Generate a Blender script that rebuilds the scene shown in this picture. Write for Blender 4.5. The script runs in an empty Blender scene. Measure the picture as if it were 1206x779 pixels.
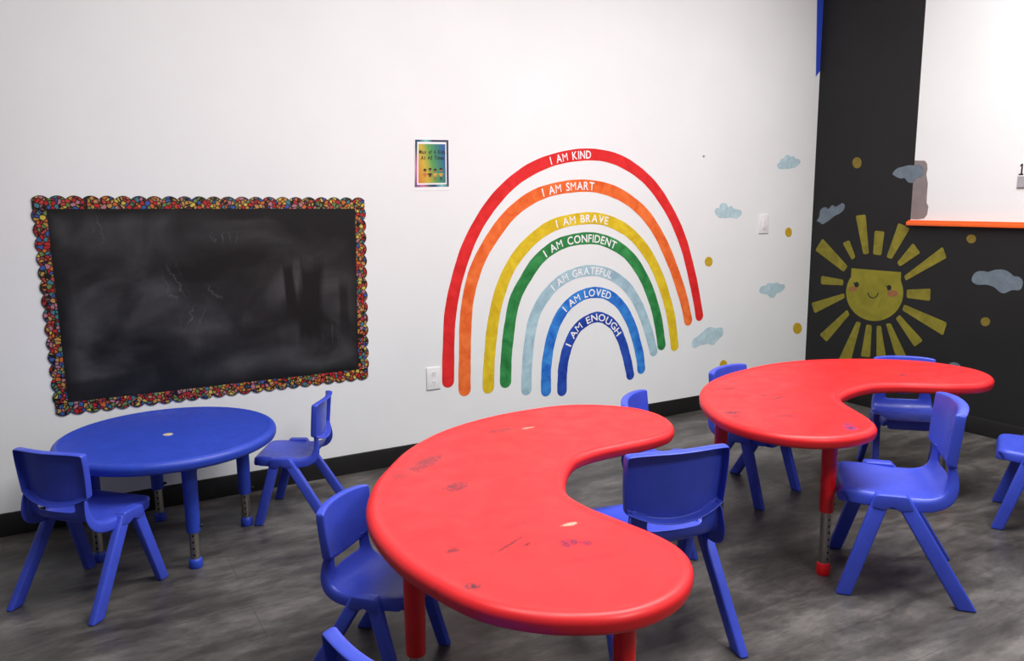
import bpy, bmesh, math, random
from mathutils import Vector, Matrix
random.seed(7)
scene = bpy.context.scene
COL = scene.collection
PI = math.pi
R = math.radians

# ------------------------------------------------------------------ camera
FPX, CXP, CYP = 942.976, 603.0, 389.5
PITCH, ROLL, YAW = 0.1627, -0.0091, 0.5193
CAM = Vector((-4.6023, -3.8327, 1.3825))
Fv = Vector((math.sin(YAW)*math.cos(PITCH), math.cos(YAW)*math.cos(PITCH), -math.sin(PITCH)))
R0 = Vector((math.cos(YAW), -math.sin(YAW), 0)); U0 = R0.cross(Fv)
Rv = R0*math.cos(ROLL) + U0*math.sin(ROLL); Uv = U0*math.cos(ROLL) - R0*math.sin(ROLL)
cam_d = bpy.data.cameras.new('camera'); cam = bpy.data.objects.new('camera', cam_d); COL.objects.link(cam)
cam_d.sensor_width = 36.0; cam_d.sensor_fit = 'HORIZONTAL'; cam_d.lens = 36.0*FPX/1206.0
m = Matrix.Identity(4)
for i in range(3):
    m[i][0] = Rv[i]; m[i][1] = Uv[i]; m[i][2] = -Fv[i]; m[i][3] = CAM[i]
cam.matrix_world = m
cam_d.clip_start = 0.05
scene.camera = cam

def at(px, py, axis, val):
    """surveyed point of the photograph on the plane axis = val"""
    d = Fv + Rv*((px-CXP)/FPX) - Uv*((py-CYP)/FPX)
    t = (val-CAM[axis])/d[axis]
    return CAM + d*t
def on_back(px, py):   # (u, v) on the back wall: u = x, v = z
    p = at(px, py, 1, 0.0); return (p.x, p.z)
def on_right(px, py):  # (u, v) on the right wall: u = -y, v = z
    p = at(px, py, 0, 0.0); return (-p.y, p.z)

# ------------------------------------------------------------------ materials
def srgb(r, g, b):
    f = lambda c: (c/255/12.92) if c/255 <= .04045 else ((c/255+.055)/1.055)**2.4
    return (f(r), f(g), f(b), 1)

class NT:
    def __init__(s, name):
        s.m = bpy.data.materials.new(name); s.m.use_nodes = True
        s.t = s.m.node_tree; s.n = s.t.nodes; s.l = s.t.links
        s.b = s.n['Principled BSDF']
    def node(s, typ, **kw):
        nd = s.n.new(typ)
        for k, v in kw.items(): setattr(nd, k, v)
        return nd
    def inp(s, sock, v):
        if v is None: return
        if isinstance(v, bpy.types.NodeSocket): s.l.new(v, sock)
        else: sock.default_value = v
    def coord(s, which='Object', scale=(1,1,1), loc=(0,0,0), rot=(0,0,0)):
        tc = s.node('ShaderNodeTexCoord'); mp = s.node('ShaderNodeMapping')
        s.l.new(tc.outputs[which], mp.inputs[0])
        mp.inputs['Scale'].default_value = scale; mp.inputs['Location'].default_value = loc; mp.inputs['Rotation'].default_value = rot
        return mp.outputs[0]
    def noise(s, vec, scale, detail=4, rough=.5, out=0, dist=0):
        nd = s.node('ShaderNodeTexNoise'); s.l.new(vec, nd.inputs['Vector'])
        nd.inputs['Scale'].default_value = scale; nd.inputs['Detail'].default_value = detail
        nd.inputs['Roughness'].default_value = rough; nd.inputs['Distortion'].default_value = dist
        return nd.outputs[out]
    def ramp(s, fac, stops, interp='LINEAR'):
        nd = s.node('ShaderNodeValToRGB'); s.l.new(fac, nd.inputs[0]); nd.color_ramp.interpolation = interp
        e = nd.color_ramp.elements
        while len(e) > 1: e.remove(e[-1])
        e[0].position = stops[0][0]; e[0].color = stops[0][1]
        for p, c in stops[1:]:
            k = e.new(p); k.color = c
        return nd.outputs[0]
    def math(s, op, a, b=None, clamp=False):
        nd = s.node('ShaderNodeMath', operation=op, use_clamp=clamp)
        s.inp(nd.inputs[0], a); s.inp(nd.inputs[1], b); return nd.outputs[0]
    def mix(s, fac, a, b, blend='MIX'):
        nd = s.node('ShaderNodeMix', data_type='RGBA', blend_type=blend)
        s.inp(nd.inputs[0], fac); s.inp(nd.inputs[6], a); s.inp(nd.inputs[7], b); return nd.outputs[2]
    def sep(s, vec):
        nd = s.node('ShaderNodeSeparateXYZ'); s.l.new(vec, nd.inputs[0]); return nd.outputs
    def bump(s, h, strength=.2, dist=.01):
        nd = s.node('ShaderNodeBump'); nd.inputs['Strength'].default_value = strength; nd.inputs['Distance'].default_value = dist
        s.l.new(h, nd.inputs['Height']); s.l.new(nd.outputs[0], s.b.inputs['Normal'])
    def setp(s, color=None, rough=None, metal=None, spec=None):
        if color is not None: s.inp(s.b.inputs['Base Color'], color)
        if rough is not None: s.inp(s.b.inputs['Roughness'], rough)
        if metal is not None: s.inp(s.b.inputs['Metallic'], metal)
        if spec is not None: s.inp(s.b.inputs['Specular IOR Level'], spec)
        return s.m

W = (1,1,1,1); K = (0,0,0,1)
def plastic(name, col, rough=.38, var=.10, bumpy=.04, scale=14):
    t = NT(name); v = t.coord('Object'); n = t.noise(v, scale, 5, .6)
    dark = tuple(c*(1-var) for c in col[:3])+(1,); lite = tuple(min(1, c*(1+var*.6)) for c in col[:3])+(1,)
    t.setp(t.ramp(n, [(.3, dark), (.7, lite)]), t.ramp(t.noise(v, 30, 3), [(.3, (rough-.05,)*3+(1,)), (.7, (rough+.08,)*3+(1,))]), spec=.45)
    t.bump(t.noise(v, 350, 2), bumpy, .001)
    return t.m

def paint_wall(name, col):
    t = NT(name); v = t.coord('Object')
    n = t.noise(v, 1.6, 5, .55)
    a = tuple(c*.96 for c in col[:3])+(1,)
    base = t.ramp(n, [(.35, a), (.65, col)])
    # faint scuffs
    sc = t.noise(t.coord('Object', scale=(1,1,.35)), 9, 6, .7)
    base = t.mix(t.ramp(sc, [(.66, K), (.8, (.35,.35,.35,1))]), base, tuple(c*.86 for c in col[:3])+(1,))
    t.setp(base, .62, spec=.25); t.bump(t.noise(v, 180, 3), .05, .002)
    return t.m

M = {}
M['white_wall'] = paint_wall('white_wall_paint', (.785,.80,.81,1))
M['ceiling'] = paint_wall('ceiling_paint', (.75,.75,.75,1))

def right_wall_mat(yl, zl):
    t = NT('charcoal_and_white_wall_paint'); v = t.coord('Object')
    x, y, z = t.sep(v)
    n = t.noise(v, 2.2, 5, .6)
    dark = t.ramp(n, [(.3, srgb(29,29,30)), (.7, srgb(34,34,35))])
    white = t.ramp(n, [(.3, (.765,.785,.79,1)), (.7, (.79,.81,.815,1))])
    f = t.math('MULTIPLY', t.math('LESS_THAN', y, yl), t.math('GREATER_THAN', z, zl))
    t.setp(t.mix(f, dark, white), .6, spec=.25); t.bump(t.noise(v, 160, 3), .05, .002)
    return t.m

def floor_mat():
    t = NT('grey_vinyl_plank_floor')
    v = t.coord('Object', rot=(0,0,R(0)))
    br = t.node('ShaderNodeTexBrick'); t.l.new(v, br.inputs['Vector'])
    br.offset = .37; br.inputs['Scale'].default_value = 1.0
    br.inputs['Mortar Size'].default_value = .0011; br.inputs['Mortar Smooth'].default_value = .3
    br.inputs['Brick Width'].default_value = 1.22; br.inputs['Row Height'].default_value = .228
    br.inputs['Color1'].default_value = (.38,.38,.38,1); br.inputs['Color2'].default_value = (.62,.62,.62,1); br.inputs['Mortar'].default_value = (0,0,0,1)
    tone = br.outputs['Color']
    gv = t.coord('Object', scale=(1.1, 5.5, 1))
    g1 = t.noise(gv, 2.4, 9, .62, dist=.5)
    g2 = t.noise(t.coord('Object', scale=(2.2, 26, 1)), 3.0, 7, .6, dist=.2)
    g3 = t.noise(t.coord('Object', scale=(1, 2.0, 1)), 2.6, 7, .62, dist=.4)
    c = t.ramp(g1, [(.32, srgb(38,36,35)), (.5, srgb(72,69,68)), (.70, srgb(110,106,104))])
    c = t.mix(t.ramp(g2, [(.35, (.55,.55,.55,1)), (.7, K)]), c, srgb(66,63,60))
    c = t.mix(.55, c, t.ramp(g3, [(.36, srgb(42,39,38)), (.5, srgb(80,77,75)), (.64, srgb(118,115,112))]))
    g4 = t.noise(t.coord('Object', scale=(1, 2.6, 1)), 11, 8, .7, dist=.3)
    c = t.mix(.5, c, t.ramp(g4, [(.34, (.22,.22,.22,1)), (.66, (.74,.74,.74,1))]), 'OVERLAY')
    c = t.mix(.35, c, tone, 'OVERLAY')
    c = t.mix(t.math('MULTIPLY', br.outputs['Fac'], .45), c, srgb(40,38,36))
    t.setp(c, t.ramp(g1, [(.3, (.36,)*3+(1,)), (.7, (.5,)*3+(1,))]), spec=.4)
    t.bump(g2, .06, .003)
    return t.m
M['floor'] = floor_mat()
M['baseboard'] = plastic('black_vinyl_baseboard', srgb(24,23,23), .45, .15)
M['blue_plastic'] = plastic('blue_moulded_plastic', srgb(60,79,200), .36, .10)
M['blue_table_plastic'] = plastic('blue_tabletop_plastic', srgb(42,70,186), .42, .10)
M['red_plastic'] = plastic('red_moulded_plastic', srgb(222,22,30), .40, .10)
M['orange'] = plastic('orange_ledge_paint', srgb(250,104,32), .4, .06)
M['white_plastic'] = plastic('white_wallplate_plastic', srgb(232,231,232), .35, .03)
M['slot_dark'] = plastic('dark_socket_slot', srgb(60,58,58), .5, .05)
M['grey_panel'] = plastic('grey_sign_plastic', srgb(160,160,165), .5, .05)
M['black_print'] = plastic('black_ink', srgb(16,16,18), .5, .05)
M['blue_tape'] = plastic('blue_painters_tape', srgb(38,70,190), .6, .1)
M['cream_plastic'] = plastic('cream_umbrella_plug', srgb(196,184,160), .45, .1)
M['dark_rubber'] = plastic('dark_screw_knob', srgb(22,18,18), .5, .1)

def metal_mat():
    t = NT('brushed_steel_leg_tube'); v = t.coord('Object', scale=(1,1,.08))
    n = t.noise(v, 60, 4)
    t.setp(t.ramp(n, [(.3, (.30,.27,.23,1)), (.7, (.55,.52,.47,1))]), .34, 1.0)
    return t.m
M['metal'] = metal_mat()

def red_top_mat(name, blobs):
    """red plastic with scuffs, pen strokes and paint stains; blobs: x, y, rx, ry, rotation, strength, colour in table space"""
    t = NT(name); v = t.coord('Object')
    n = t.noise(v, 5, 5, .6)
    c = t.ramp(n, [(.3, srgb(220,34,40)), (.7, srgb(230,43,47))])
    sp = t.noise(v, 70, 3, .6); area = t.noise(v, 5, 3, .5)
    f = t.math('MULTIPLY', t.ramp(sp, [(.70, K), (.78, W)]), t.ramp(area, [(.5, K), (.64, W)]))
    c = t.mix(t.math('MULTIPLY', f, .55), c, srgb(120,20,40))
    st = t.noise(t.coord('Object', scale=(1.5, 14, 1), rot=(0,0,.5)), 6, 6, .65)
    f = t.math('MULTIPLY', t.ramp(st, [(.67, K), (.74, W)]), t.ramp(t.noise(v, 3.3, 2), [(.5, K), (.62, W)]))
    c = t.mix(t.math('MULTIPLY', f, .35), c, srgb(150,25,45))
    for (bx, by, rx, ry, rot, k, colr) in blobs:
        mp = t.coord('Object', loc=(-bx, -by, 0))
        rt = t.node('ShaderNodeVectorRotate', rotation_type='Z_AXIS'); t.l.new(mp, rt.inputs['Vector']); rt.inputs['Angle'].default_value = -rot
        x, y, z = t.sep(rt.outputs[0])
        d = t.math('SQRT', t.math('ADD', t.math('POWER', t.math('ABSOLUTE', t.math('DIVIDE', x, rx)), 2.0), t.math('POWER', t.math('ABSOLUTE', t.math('DIVIDE', y, ry)), 2.0)))
        edge = t.math('ADD', d, t.math('MULTIPLY', t.math('SUBTRACT', t.noise(v, 50, 5, .75), .5), 1.9))
        f = t.ramp(edge, [(.55, (k,k,k,1)), (1.25, K)])
        f = t.math('MULTIPLY', f, t.ramp(t.noise(v, 130, 3, .6), [(.40, (.4,.4,.4,1)), (.58, W)]))
        c = t.mix(f, c, colr)
    t.setp(c, t.ramp(t.noise(v, 12, 4), [(.3, (.36,)*3+(1,)), (.7, (.5,)*3+(1,))]), spec=.4)
    t.bump(t.noise(v, 260, 2), .04, .001)
    return t.m

def watercolour(name, c1, c2, scale=9, spec=.2):
    t = NT(name); v = t.coord('Object')
    n = t.noise(v, scale, 6, .62, dist=.6)
    t.setp(t.ramp(n, [(.32, c1), (.68, c2)]), .6, spec=spec)
    return t.m

# ------------------------------------------------------------------ helpers
def link(o, parent=None):
    COL.objects.link(o)
    if parent: o.parent = parent
    return o
def tag(o, label=None, cat=None, group=None, kind=None):
    if label: o['label'] = label
    if cat: o['category'] = cat
    if group: o['group'] = group
    if kind: o['kind'] = kind
    return o
def empty(name, loc=(0,0,0), rz=0, s=1.0):
    o = bpy.data.objects.new(name, None); o.empty_display_size = .1
    o.location = loc; o.rotation_euler = (0,0,rz); o.scale = (s,s,s); return link(o)
def mesh(name, verts, faces, mat, parent=None, smooth=False, sharp=None):
    me = bpy.data.meshes.new(name); me.from_pydata([tuple(v) for v in verts], [], faces); me.update()
    bm = bmesh.new(); bm.from_mesh(me); bmesh.ops.recalc_face_normals(bm, faces=bm.faces); bm.to_mesh(me); bm.free()
    me.materials.append(mat)
    if smooth:
        for p in me.polygons: p.use_smooth = True
        if sharp is not None: me.set_sharp_from_angle(angle=R(sharp))
    return link(bpy.data.objects.new(name, me), parent)
def from_bm(name, bm, mat, parent=None, smooth=True, sharp=40):
    me = bpy.data.meshes.new(name); bmesh.ops.recalc_face_normals(bm, faces=bm.faces); bm.to_mesh(me); bm.free()
    me.materials.append(mat)
    if smooth:
        for p in me.polygons: p.use_smooth = True
        if sharp is not None: me.set_sharp_from_angle(angle=R(sharp))
    return link(bpy.data.objects.new(name, me), parent)
def add_box(bm, a, b):
    (x0,y0,z0),(x1,y1,z1) = a, b
    vs = [bm.verts.new(p) for p in ((x0,y0,z0),(x1,y0,z0),(x1,y1,z0),(x0,y1,z0),(x0,y0,z1),(x1,y0,z1),(x1,y1,z1),(x0,y1,z1))]
    for f in ((0,3,2,1),(4,5,6,7),(0,1,5,4),(1,2,6,5),(2,3,7,6),(3,0,4,7)): bm.faces.new([vs[i] for i in f])
    return vs
def box(name, a, b, mat, parent=None, bevel=0):
    bm = bmesh.new(); add_box(bm, a, b)
    o = from_bm(name, bm, mat, parent, smooth=bevel > 0, sharp=None)
    if bevel: add_bevel(o, bevel)
    return o
def add_bevel(o, w, seg=3):
    md = o.modifiers.new('bevel', 'BEVEL'); md.width = w; md.segments = seg; md.limit_method = 'ANGLE'; md.angle_limit = R(35)
    md.harden_normals = False
    for p in o.data.polygons: p.use_smooth = True
def add_lathe(bm, prof, cx=0, cy=0, seg=28, cap=True):
    rings = []
    for r, z in prof:
        rings.append([bm.verts.new((cx+r*math.cos(2*PI*k/seg), cy+r*math.sin(2*PI*k/seg), z)) for k in range(seg)])
    for a, b in zip(rings, rings[1:]):
        for k in range(seg): bm.faces.new((a[k], a[(k+1)%seg], b[(k+1)%seg], b[k]))
    if cap:
        bm.faces.new(rings[0][::-1]); bm.faces.new(rings[-1])
def lathe(name, prof, mat, parent=None, cx=0, cy=0, seg=28, sharp=40):
    bm = bmesh.new(); add_lathe(bm, prof, cx, cy, seg); return from_bm(name, bm, mat, parent, True, sharp)
def catmull(pts, n=8, closed=False):
    out = []; L = len(pts); rng = range(L) if closed else range(L-1)
    for i in rng:
        g = (lambda k: pts[k % L]) if closed else (lambda k: pts[min(max(k, 0), L-1)])
        p0, p1, p2, p3 = g(i-1), g(i), g(i+1), g(i+2)
        for j in range(n):
            t = j/n
            out.append(tuple(.5*((2*p1[d])+(-p0[d]+p2[d])*t+(2*p0[d]-5*p1[d]+4*p2[d]-p3[d])*t*t+(-p0[d]+3*p1[d]-3*p2[d]+p3[d])*t**3) for d in (0, 1)))
    if not closed: out.append(tuple(pts[-1]))
    return out
def wall_pt(wall, u, v, off):
    return (u, -off, v) if wall == 'back' else (-off, -u, v)
def flat_shape(name, wall, poly, off0, off1, mat, parent=None):
    """thin sticker with the outline poly (u, v on the wall), between two distances from the wall"""
    n = len(poly)
    vs = [wall_pt(wall, u, v, off0) for u, v in poly] + [wall_pt(wall, u, v, off1) for u, v in poly]
    fs = [tuple(range(n)), tuple(range(n, 2*n))] + [(i, (i+1)%n, n+(i+1)%n, n+i) for i in range(n)]
    return mesh(name, vs, fs, mat, parent)
def origin_to(o, p):
    """move an object's origin to p without moving its geometry"""
    p = Vector(p); o.data.transform(Matrix.Translation(-p)); o.location = p; return o

# ------------------------------------------------------------------ the room
H_ROOM = 3.3
WX0, WY0 = -8.0, -6.5
floor = box('floor', (WX0, WY0, -.1), (0, 0, 0), M['floor']); tag(floor, kind='structure')
wb = box('wall_back', (WX0, 0, -.1), (.15, .15, H_ROOM), M['white_wall']); tag(wb, kind='structure')
YL, ZL = -.7375, 1.2075
wr = box('wall_right', (0, WY0, -.1), (.15, 0, H_ROOM), right_wall_mat(YL, ZL)); tag(wr, kind='structure')
cl = box('ceiling', (WX0, WY0, H_ROOM), (.15, .15, H_ROOM+.1), M['ceiling']); tag(cl, kind='structure')
def baseboard(name, pts_a, pts_b):
    return tag(box(name, pts_a, pts_b, M['baseboard'], bevel=.003), kind='structure')
baseboard('baseboard_back', (WX0, -.008, 0), (-.001, 0, .1016))
baseboard('baseboard_right', (-.008, WY0, 0), (0, -.0085, .1016))
# orange ledge along the bottom of the white area
bm = bmesh.new(); add_box(bm, (-.035, WY0, ZL-.006), (0, YL+.006, ZL+.018)); add_box(bm, (-.022, WY0, ZL+.018), (0, YL+.004, ZL+.026))
lg = from_bm('trim_1', bm, M['orange'], smooth=False); add_bevel(lg, .003, 2); tag(lg, kind='structure')

# ------------------------------------------------------------------ chairs
def seat_shell():
    """seat sweeping up into the neck that carries the backrest, with an open slot and a turned down rim"""
    prof = [(.166,.322),(.162,.332),(.150,.3375),(.12,.338),(.08,.336),(.04,.333),(0,.330),(-.04,.328),(-.075,.329),(-.10,.334),(-.122,.345),(-.133,.362),(-.138,.383),(-.139,.405),(-.140,.425),(-.139,.434),(-.138,.443)]
    hw = [.116,.128,.136,.143,.147,.149,.150,.150,.149,.147,.143,.139,.135,.131,.129,.127,.125]
    ss = [-1,-.86,-.64,-.4,-.13,.13,.4,.64,.86,1]
    dish = [0,0,.001,.004,.006,.007,.008,.009,.011,.013,.015,.018,.021,.022,.020,.014,.010]
    n = len(prof); tang = []
    for i in range(n):
        a = prof[max(i-1,0)]; b = prof[min(i+1,n-1)]; dy, dz = b[0]-a[0], b[1]-a[1]; L = math.hypot(dy, dz)
        tang.append((dy/L, dz/L))
    nrm = [(t[1], -t[0]) for t in tang]      # pointing up / forward
    nrm = [(a, b) if (b > 0 or a > 0) else (-a, -b) for a, b in nrm]
    bm = bmesh.new(); grid = []
    for i, ((y, z), w, t) in enumerate(zip(prof, hw, nrm)):
        row = []
        fl = .040 if i < 11 else .040-.029*(i-10)/6
        for s in ss:
            k = dish[i]*(1-s*s) if i > 0 else 0
            row.append(bm.verts.new((s*w, y-t[0]*k*(1 if i > 8 else .3), z-t[1]*k)))
        # rounded rim then flange
        def rim(sg):
            e1 = (sg*(w+.006), y-t[0]*.005, z-t[1]*.005); e2 = (sg*(w+.009), y-t[0]*.014, z-t[1]*.014); e3 = (sg*(w+.009), y-t[0]*fl, z-t[1]*fl)
            return [bm.verts.new(p) for p in (e1, e2, e3)]
        l = rim(-1)[::-1]; r = rim(1)
        grid.append(l+row+r)
    # front rim
    front = []
    for q, (dy, dz) in enumerate(((.004,-.010),(.004,-.030))):
        front.append([bm.verts.new((v.co.x, v.co.y+dy if 2 < j < len(grid[0])-3 else v.co.y, .322+dz)) for j, v in enumerate(grid[0])])
    grid = front[::-1]+grid
    nc = len(grid[0])
    for i in range(len(grid)-1):
        for j in range(nc-1):
            ii = i-2
            # slot: open between the two side posts
            if ii >= 12 and 4 < j < nc-6: continue
            try: bm.faces.new((grid[i][j], grid[i][j+1], grid[i+1][j+1], grid[i+1][j]))
            except ValueError: pass
    o = from_bm('seat', bm, M['blue_plastic'], None, True, None)
    s = o.modifiers.new('solid', 'SOLIDIFY'); s.thickness = .0055; s.offset = -1; s.use_rim = True
    sb = o.modifiers.new('sub', 'SUBSURF'); sb.levels = 1; sb.render_levels = 2
    return o
def back_shell():
    """curved panel, open behind, with a rim turned backwards on all sides"""
    bm = bmesh.new(); rows = 8; hw = .151
    def pt(u, t, d=0.0):
        # u -1..1 across, t 0 bottom..1 top, d = distance behind the face
        zb = .416+.032*abs(u)**2.2; zt = .612-.006*abs(u)**4
        z = zb+(zt-zb)*t
        q = (z-.40)/.21
        y = -.120-.014*q-.004*q*q - .030*(1-u*u)
        w = hw*(1.0 - .05*(1-t)**2)
        nd = Vector((-.35*u*0, -1, -.20)).normalized()
        return Vector((u*w, y, z)) + nd*d
    cf = []
    rr = .022  # corner rounding
    us = [-1,-.965,-.84,-.66,-.48,-.30,-.1,.1,.30,.48,.66,.84,.965,1]; cols = len(us)-1; ts = [0,.035,.15,.3,.5,.7,.85,.965,1]
    grid = []
    for i, t in enumerate(ts):
        grid.append([bm.verts.new(pt(u, t)) for u in us])
    for i in range(rows):
        for j in range(cols): bm.faces.new((grid[i][j], grid[i][j+1], grid[i+1][j+1], grid[i+1][j]))
    loop = [grid[0][j] for j in range(cols+1)] + [grid[i][cols] for i in range(1, rows+1)] + [grid[rows][j] for j in range(cols-1, -1, -1)] + [grid[i][0] for i in range(rows-1, 0, -1)]
    # pull the corners in
    ctr = Vector((0, -.16, .51))
    def corner(vtx, k):
        vtx.co.x *= (1-k*.06); 
    corner(grid[rows][0], .3); corner(grid[rows][cols], .3); grid[rows][0].co.z -= .002; grid[rows][cols].co.z -= .002
    prev = loop
    for out, d in ((.005,.004),(.007,.012),(.007,.032)):
        nl = []
        for v in loop:
            dirx = v.co.x/hw; up = (v.co.z-.518)/.092
            o2 = Vector((math.copysign(abs(dirx)**3, dirx), 0, math.copysign(abs(up)**3, up)))
            if o2.length > 1e-6: o2.normalize()
            nl.append(bm.verts.new(v.co + o2*out + Vector((0, -d, -.15*d))))
        for k in range(len(loop)):
            k2 = (k+1) % len(loop); bm.faces.new((prev[k], prev[k2], nl[k2], nl[k]))
        prev = nl
    o = from_bm('backrest', bm, M['blue_plastic'], None, True, None)
    s = o.modifiers.new('solid', 'SOLIDIFY'); s.thickness = .0055; s.offset = -1; s.use_rim = True
    sb = o.modifiers.new('sub', 'SUBSURF'); sb.levels = 1; sb.render_levels = 2
    return o
def leg_mesh(sx, front):
    bm = bmesh.new()
    if front: top = (.163, .048, .336); bot = (.179, .148, 0); wt, wb_, tt, tb = .050, .046, .034, .030
    else:     top = (.163, -.004, .336); bot = (.187, -.205, 0); wt, wb_, tt, tb = .052, .056, .034, .030
    def ring(c, w, t): return [bm.verts.new((sx*(c[0]+a*t/2), c[1]+b*w/2, c[2])) for a, b in ((-1,-1),(1,-1),(1,1),(-1,1))]
    r0 = ring(bot, wb_, tb); r1 = ring(top, wt, tt)
    bm.faces.new(r0[::-1]); bm.faces.new(r1)
    for k in range(4): bm.faces.new((r0[k], r0[(k+1)%4], r1[(k+1)%4], r1[k]))
    o = from_bm('leg', bm, M['blue_plastic'], None, True, None); add_bevel(o, .007, 3); return o
def bracket_mesh(sx):
    """rounded shoulder that joins a front and a rear leg under the edge of the seat"""
    prof = [(-.040,.300),(-.026,.338),(-.018,.3445),(.064,.3445),(.072,.338),(.080,.300),(.046,.292),(.022,.305),(-.004,.292)]
    bm = bmesh.new()
    a = [bm.verts.new((sx*.143, y, z)) for y, z in prof]; b = [bm.verts.new((sx*.185, y, z)) for y, z in prof]
    bm.faces.new(a); bm.faces.new(b[::-1]); n = len(prof)
    for k in range(n): bm.faces.new((a[k], a[(k+1)%n], b[(k+1)%n], b[k]))
    o = from_bm('leg_bracket', bm, M['blue_plastic'], None, True, None); add_bevel(o, .006, 3); return o

proto_parts = [seat_shell(), back_shell(), leg_mesh(-1,True), leg_mesh(1,True), leg_mesh(-1,False), leg_mesh(1,False), bracket_mesh(-1), bracket_mesh(1)]
CHAIRS = [
 ((-4.566,-.730), -46.4, .93, 'blue child chair with its back to the camera, left of the round blue table'),
 ((-3.742,-.363), 60.2, .865, 'small blue plastic chair against the white wall at the right of the round blue table'),
 ((-3.83,-1.70), -140.0, .83, 'blue chair tucked under the left outer curve of the nearest red table'),
 ((-4.03,-2.579), -72, 1.0, 'blue chair of which only the top of the backrest shows at the bottom edge'),
 ((-2.50,-1.43), -144.0, .95, 'blue chair hidden behind the nearest red table, its backrest top showing below the rainbow'),
 ((-3.031,-1.954), -12.4, 1.075, 'blue chair seen from behind in the hollow of the nearest red table'),
 ((-1.822,-1.243), -166.3, .95, 'blue chair behind the left end of the far red table, beside the white wall'),
 ((-.985,-1.46), 137.0, .93, 'blue chair behind the far red table, its back to the sun on the dark wall'),
 ((-2.036,-2.107), 42.7, 1.094, 'blue chair standing clear in front of the far red table, seen from its side'),
 ((-1.045,-2.122), 29.0, .976, 'blue chair cut off by the right edge, beside the dark wall'),
]
for i, ((x, y), rot, s, label) in enumerate(CHAIRS):
    e = empty('childrens_chair', (x, y, 0), R(rot), s)
    tag(e, label, 'chair', 'blue plastic chairs around the tables')
    for p in proto_parts:
        if i == 0: p.parent = e
        else:
            c = p.copy(); COL.objects.link(c); c.parent = e

# ------------------------------------------------------------------ tables
KID_HALF = [(0,.444),(.16,.437),(.33,.398),(.48,.327),(.62,.222),(.72,.112),(.79,.010),(.82,-.08),(.8255,-.18),(.80,-.29),(.74,-.37),(.66,-.42),(.56,-.440),(.47,-.422),(.39,-.362),(.31,-.27),(.24,-.19),(.16,-.13),(.08,-.111),(0,-.107)]
KID = KID_HALF[:-1] + [(-x, y) for x, y in KID_HALF[::-1]][:-1]
def table_top(name, outline, H, mat, parent, th=.046, bead=True):
    pts = catmull(outline, 6, True); n = len(pts)
    area = sum(pts[i][0]*pts[(i+1)%n][1]-pts[(i+1)%n][0]*pts[i][1] for i in range(n)); sg = 1 if area > 0 else -1
    nr = []
    for i in range(n):
        a, b = pts[i-1], pts[(i+1)%n]; dx, dy = b[0]-a[0], b[1]-a[1]; L = math.hypot(dx, dy); nr.append((dy/L*sg, -dx/L*sg))
    prof = [(.060,-th+.010),(.050,-th+.004),(.030,-th),(.012,-th),(.005,-th+.004),(.001,-th+.012),(.001,-th+.020),(0,-.022),(.001,-.016),(.004,-.010),(.009,-.0050),(.015,-.0018),(.021,-.0006),(.027,-.0010),(.034,-.0028),(.040,-.0036),(.050,-.0038),(.062,-.0038)]
    bm = bmesh.new(); rings = []
    for ins, z in prof: rings.append([bm.verts.new((p[0]-q[0]*ins, p[1]-q[1]*ins, H+z)) for p, q in zip(pts, nr)])
    for a, b in zip(rings, rings[1:]):
        for k in range(n): bm.faces.new((a[k], a[(k+1)%n], b[(k+1)%n], b[k]))
    bm.faces.new(rings[0]); bm.faces.new(rings[-1])
    return from_bm(name, bm, mat, parent, True, 60)
def table_leg(parent, lx, ly, H, zc, zcap, mat, r=.0275, tilt=0):
    """moulded upper tube with a socket under the top, steel tube with adjustment holes, foot cap"""
    ht = H-.04
    leg = lathe('leg', [(r*.90, zc), (r*.93, zc+.004), (r*.96, zc+.1), (r, ht-.05), (r*1.22, ht-.035), (r*1.28, ht)], mat, parent, seg=32)
    leg.location = (lx, ly, 0)
    tube = lathe('steel_tube', [(r*.66, .012), (r*.66, zc+.01)], M['metal'], leg, seg=24)
    bm = bmesh.new(); z = zcap+.02
    ang = math.atan2(-1, -.35)
    while z < zc-.012:
        mtx = Matrix.Translation((0, 0, z)) @ Matrix.Rotation(ang, 4, 'Z') @ Matrix.Translation((r*.66, 0, 0)) @ Matrix.Rotation(PI/2, 4, 'Y')
        bmesh.ops.create_cone(bm, cap_ends=True, segments=10, radius1=.0042, radius2=.0042, depth=.0016, matrix=mtx); z += .0254
    from_bm('adjustment_holes', bm, M['dark_rubber'], leg, False)
    lathe('foot_cap', [(r*.82, 0), (r*.90, .004), (r*.92, zcap*.7), (r*.80, zcap), (r*.70, zcap+.002)], mat, leg, seg=28)
    kb = lathe('clamp_knob', [(.006, 0), (.006, .008), (.004, .012)], M['dark_rubber'], leg, seg=12)
    kb.rotation_euler = (0, R(90), R(-20)); kb.location = (r*.86, -r*.3, zc+.022)
    return leg
def to_local(c, rot, p):
    dx, dy = p[0]-c[0], p[1]-c[1]; a = R(rot); return (dx*math.cos(a)+dy*math.sin(a), -dx*math.sin(a)+dy*math.cos(a))
purple = srgb(120,10,60); darks = srgb(110,20,35); grey = srgb(70,35,50); pale = srgb(250,170,150)
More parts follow.
